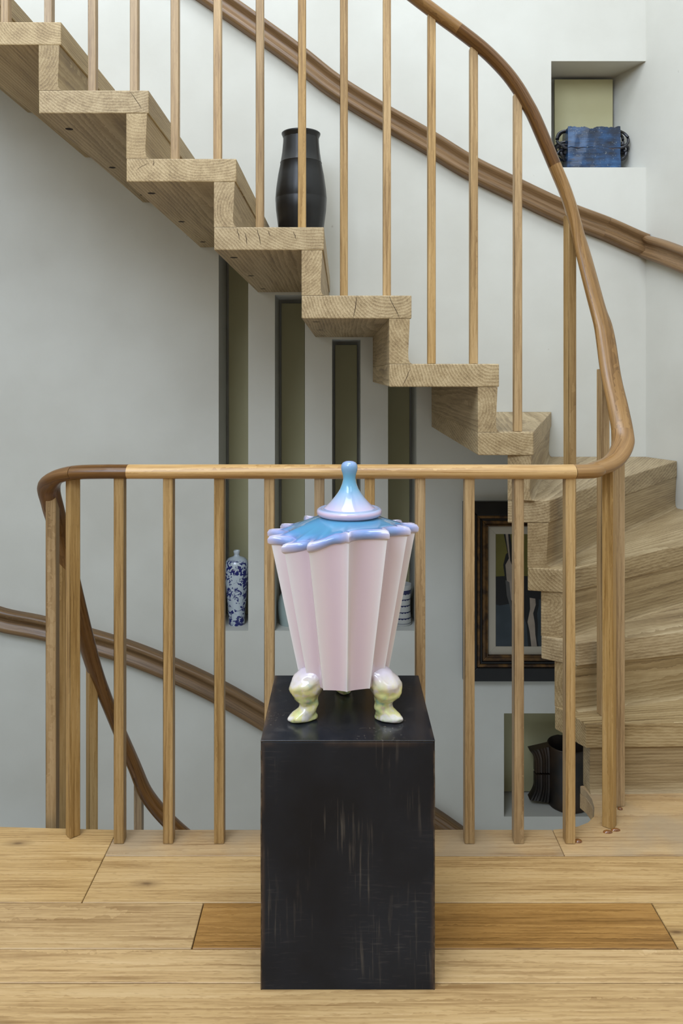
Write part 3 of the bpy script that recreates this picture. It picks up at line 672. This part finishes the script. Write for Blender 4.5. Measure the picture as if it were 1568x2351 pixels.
for s in (-1, 1):
    for k, (cz, hx, hz, ty, yo) in enumerate(((0.140, 0.048, 0.042, 0.1, -0.02), (0.132, 0.036, 0.05, 0.3, 0.0), (0.116, 0.046, 0.022, -0.3, 0.015), (0.096, 0.050, 0.020, 0.5, -0.01), (0.084, 0.044, 0.024, -0.6, 0.0), (0.076, 0.034, 0.026, 0.2, -0.02))):
        pts = []
        for i in range(15):
            a = -0.5 * math.pi + math.pi * i / 14
            a2 = a + ty * 0.5
            pts.append(Vector((s * (W2 - 0.006 + hx * max(0.0, math.cos(a)) + 0.004 * noise.noise(Vector((i * .4, k, s)))), yo + 0.014 * math.sin(a * 1.5 + k), cz + hz * math.sin(a2) + 0.003 * noise.noise(Vector((k, i * .5, s * 3))))))
        mesh_obj('handle_coil', sweep_bm(pts, circ(0.0062, 8), normals=[Vector((0, 1, 0))] * 15), M['coil'], bpot, smooth=True)

# dark winged pot in the lower niche
M['bronze'] = plain('bronze_black_clay', (28, 25, 23), 0.42, c2=(62, 46, 31), scale=7, bump=0.35)
NZ = -0.764
wp = empty('winged_pot', (wx(1303, 3.42), 3.42, NZ)); tag(wp, 'dark cylindrical pot with ridged side wings in the lower niche', 'pot')
mesh_obj('body', lathe_bm([(r_, z_ * 0.88) for r_, z_ in [(0, 0), (0.082, 0), (0.087, 0.008), (0.084, 0.018), (0.0835, 0.06), (0.0850, 0.15), (0.0845, 0.165), (0.0850, 0.168), (0.0845, 0.24), (0.0865, 0.285), (0.0875, 0.296), (0.0850, 0.299), (0.0815, 0.295), (0.080, 0.2), (0.080, 0.03), (0, 0.03)]], 56,
                          fr=lambda a, z: 1 + 0.02 * noise.noise(Vector((math.cos(a) * 2, math.sin(a) * 2, z * 14)))), M['bronze'], wp, smooth=True, angle=60)
for s in (-1, 1):
    for up_ in (0, 1):
        wing = None
        b = bmesh.new(); z0 = 0.138
        n = 16; w_in, w_out = 0.078, 0.150
        rows = []
        for i in range(n + 1):
            t_ = i / n; z = z0 + (1 if up_ else -1) * (0.004 + t_ * 0.118)
            fl_ = 0.026 * max(0, (t_ - 0.45) / 0.55) ** 1.8
            row = []
            for j in range(29):
                q_ = j / 28; ridge = 0.0060 * abs(math.sin(q_ * math.pi * 6))
                x = w_in + (w_out - 0.006 - w_in) * q_ + fl_ * (0.2 + 0.8 * q_)
                row.append((s * x, -0.012 - ridge - fl_ * 0.35, z - (0.02 * q_ * t_ if up_ else -0.012 * q_ * t_)))
            rows.append(row)
        fr_ = [[b.verts.new(v) for v in r_] for r_ in rows]; bk_ = [[b.verts.new((v[0], 0.02, v[2])) for v in r_] for r_ in rows]
        for i in range(n):
            for j in range(28):
                b.faces.new([fr_[i][j], fr_[i][j + 1], fr_[i + 1][j + 1], fr_[i + 1][j]]); b.faces.new([bk_[i][j], bk_[i + 1][j], bk_[i + 1][j + 1], bk_[i][j + 1]])
            b.faces.new([fr_[i][0], fr_[i + 1][0], bk_[i + 1][0], bk_[i][0]]); b.faces.new([fr_[i][28], bk_[i][28], bk_[i + 1][28], fr_[i + 1][28]])
        for j in range(28):
            b.faces.new([fr_[0][j], bk_[0][j], bk_[0][j + 1], fr_[0][j + 1]]); b.faces.new([fr_[n][j], fr_[n][j + 1], bk_[n][j + 1], bk_[n][j]])
        mesh_obj('wing', b, M['bronze'], wp, smooth=True, angle=40)

# ------------------------------------------------------------------ framed painting behind the stair
YP = 3.285
px = lambda u: (u - 784) * YP / 1800
pz = lambda v: EYE - (v - HORIZON) * YP / 1800
PX, PZc = px(1212), pz(1358)
pa = empty('framed_painting', (PX, YW - 0.002, PZc)); tag(pa, 'dark framed figure painting hanging on the wall beneath the stair', 'painting')
M['fblack'] = plain('black_frame_paint', (12, 11, 11), 0.35, c2=(22, 19, 17), scale=14); M['fgilt'] = plain('worn_gilt', (60, 40, 20), 0.4, c2=(116, 82, 38), scale=30, bump=0.2, metal=0.2)
M['mat'] = plain('mount_board', (186, 176, 156), 0.7)
fx0, fx1, fz0, fz1 = px(1064) - PX, px(1360) - PX, pz(1565) - PZc, pz(1152) - PZc
def frame_ring(name, x0, x1, z0, z1, w, y0, y1, prof_mat, bev=0.003):
    for (poly) in (((x0, z0), (x1, z0), (x1 - w, z0 + w), (x0 + w, z0 + w)), ((x1, z0), (x1, z1), (x1 - w, z1 - w), (x1 - w, z0 + w)), ((x1, z1), (x0, z1), (x0 + w, z1 - w), (x1 - w, z1 - w)), ((x0, z1), (x0, z0), (x0 + w, z0 + w), (x0 + w, z1 - w))):
        b = bmesh.new(); f_ = [b.verts.new((p[0], y0, p[1])) for p in poly]; k_ = [b.verts.new((p[0], y1, p[1])) for p in poly]
        b.faces.new(f_); b.faces.new(k_[::-1])
        for i in range(4): b.faces.new([f_[i], k_[i], k_[(i + 1) % 4], f_[(i + 1) % 4]])
        bmesh.ops.bevel(b, geom=b.edges[:], offset=bev, segments=1, affect='EDGES')
        mesh_obj(name, b, prof_mat, pa)
frame_ring('outer_moulding', fx0, fx1, fz0, fz1, 0.058, -0.034, -0.001, M['fblack'])
q0 = 0.0585
for k, (w, yy) in enumerate(((0.012, -0.030), (0.010, -0.026), (0.016, -0.021), (0.008, -0.025))):
    frame_ring('gilt_moulding' if k != 1 else 'dark_moulding', fx0 + q0, fx1 - q0, fz0 + q0, fz1 - q0, w, yy, -0.003, M['fgilt'] if k != 1 else M['fblack'], 0.002); q0 += w + 0.0003
mw_ = 0.034
frame_ring('mount', fx0 + q0, fx1 - q0, fz0 + q0, fz1 - q0, mw_, -0.012, -0.004, M['mat'], 0.001)
cx0, cx1, cz0, cz1 = fx0 + q0 + mw_ - 0.002, fx1 - q0 - mw_ + 0.002, fz0 + q0 + mw_ - 0.002, fz1 - q0 - mw_ + 0.002
cv_ = mesh_obj('canvas', box_bm(cx0, cx1, -0.009, -0.004, cz0, cz1), plain('slate_blue_paint', (46, 55, 60), 0.6, c2=(56, 65, 70), scale=12), pa)
def paint(name, pts, mat, lift):
    """pts in photo pixels of the picture area"""
    b = bmesh.new(); Q = [(min(max(px(u) - PX, cx0), cx1), min(max(pz(v) - PZc, cz0), cz1)) for u, v in pts]
    f_ = [b.verts.new((x, -0.009 - lift, z)) for x, z in Q]; k_ = [b.verts.new((x, -0.0089, z)) for x, z in Q]
    b.faces.new(f_)
    for i in range(len(Q)): b.faces.new([f_[i], k_[i], k_[(i + 1) % len(Q)], f_[(i + 1) % len(Q)]])
    mesh_obj(name, b, mat, cv_)
olive = plain('olive_paint', (96, 90, 30), 0.6, c2=(108, 100, 38), scale=10); blk = plain('ink_black_paint', (10, 10, 11), 0.5); skn = plain('pale_stone_paint', (166, 150, 132), 0.6, c2=(148, 134, 118), scale=20); gry = plain('grey_paint', (84, 82, 78), 0.6)
paint('olive_field', [(1130, 1215), (1300, 1215), (1300, 1332), (1130, 1332)], olive, 0.0003)
paint('black_block', [(1130, 1327), (1160, 1326), (1300, 1326), (1300, 1378), (1240, 1380), (1172, 1390), (1150, 1394), (1130, 1391)], blk, 0.0006)
paint('black_stroke', [(1159, 1215), (1174, 1215), (1180, 1275), (1200, 1300), (1196, 1360), (1180, 1418), (1172, 1390), (1163, 1340), (1158, 1300), (1164, 1276), (1168, 1272)], blk, 0.0010)
paint('pale_limb', [(1163, 1215), (1169, 1215), (1174, 1290), (1182, 1312), (1178, 1350), (1180, 1388), (1176, 1380), (1166, 1335), (1163, 1300), (1171, 1285)], skn, 0.0014)
paint('black_stroke', [(1206, 1362), (1240, 1362), (1240, 1395), (1236, 1412), (1238, 1440), (1237, 1472), (1240, 1492), (1216, 1492), (1212, 1440), (1206, 1420)], blk, 0.0010)
paint('pale_leg', [(1219, 1376), (1232, 1378), (1233, 1392), (1227, 1412), (1231, 1436), (1232, 1460), (1236, 1491), (1223, 1491), (1219, 1455), (1214, 1432), (1220, 1402)], skn, 0.0014)
paint('grey_limb', [(1163, 1335), (1172, 1340), (1178, 1400), (1177, 1420), (1173, 1395), (1166, 1370)], gry, 0.0017)
paint('black_stroke', [(1252, 1366), (1256, 1366), (1258, 1430), (1254, 1436), (1252, 1400)], blk, 0.0010)
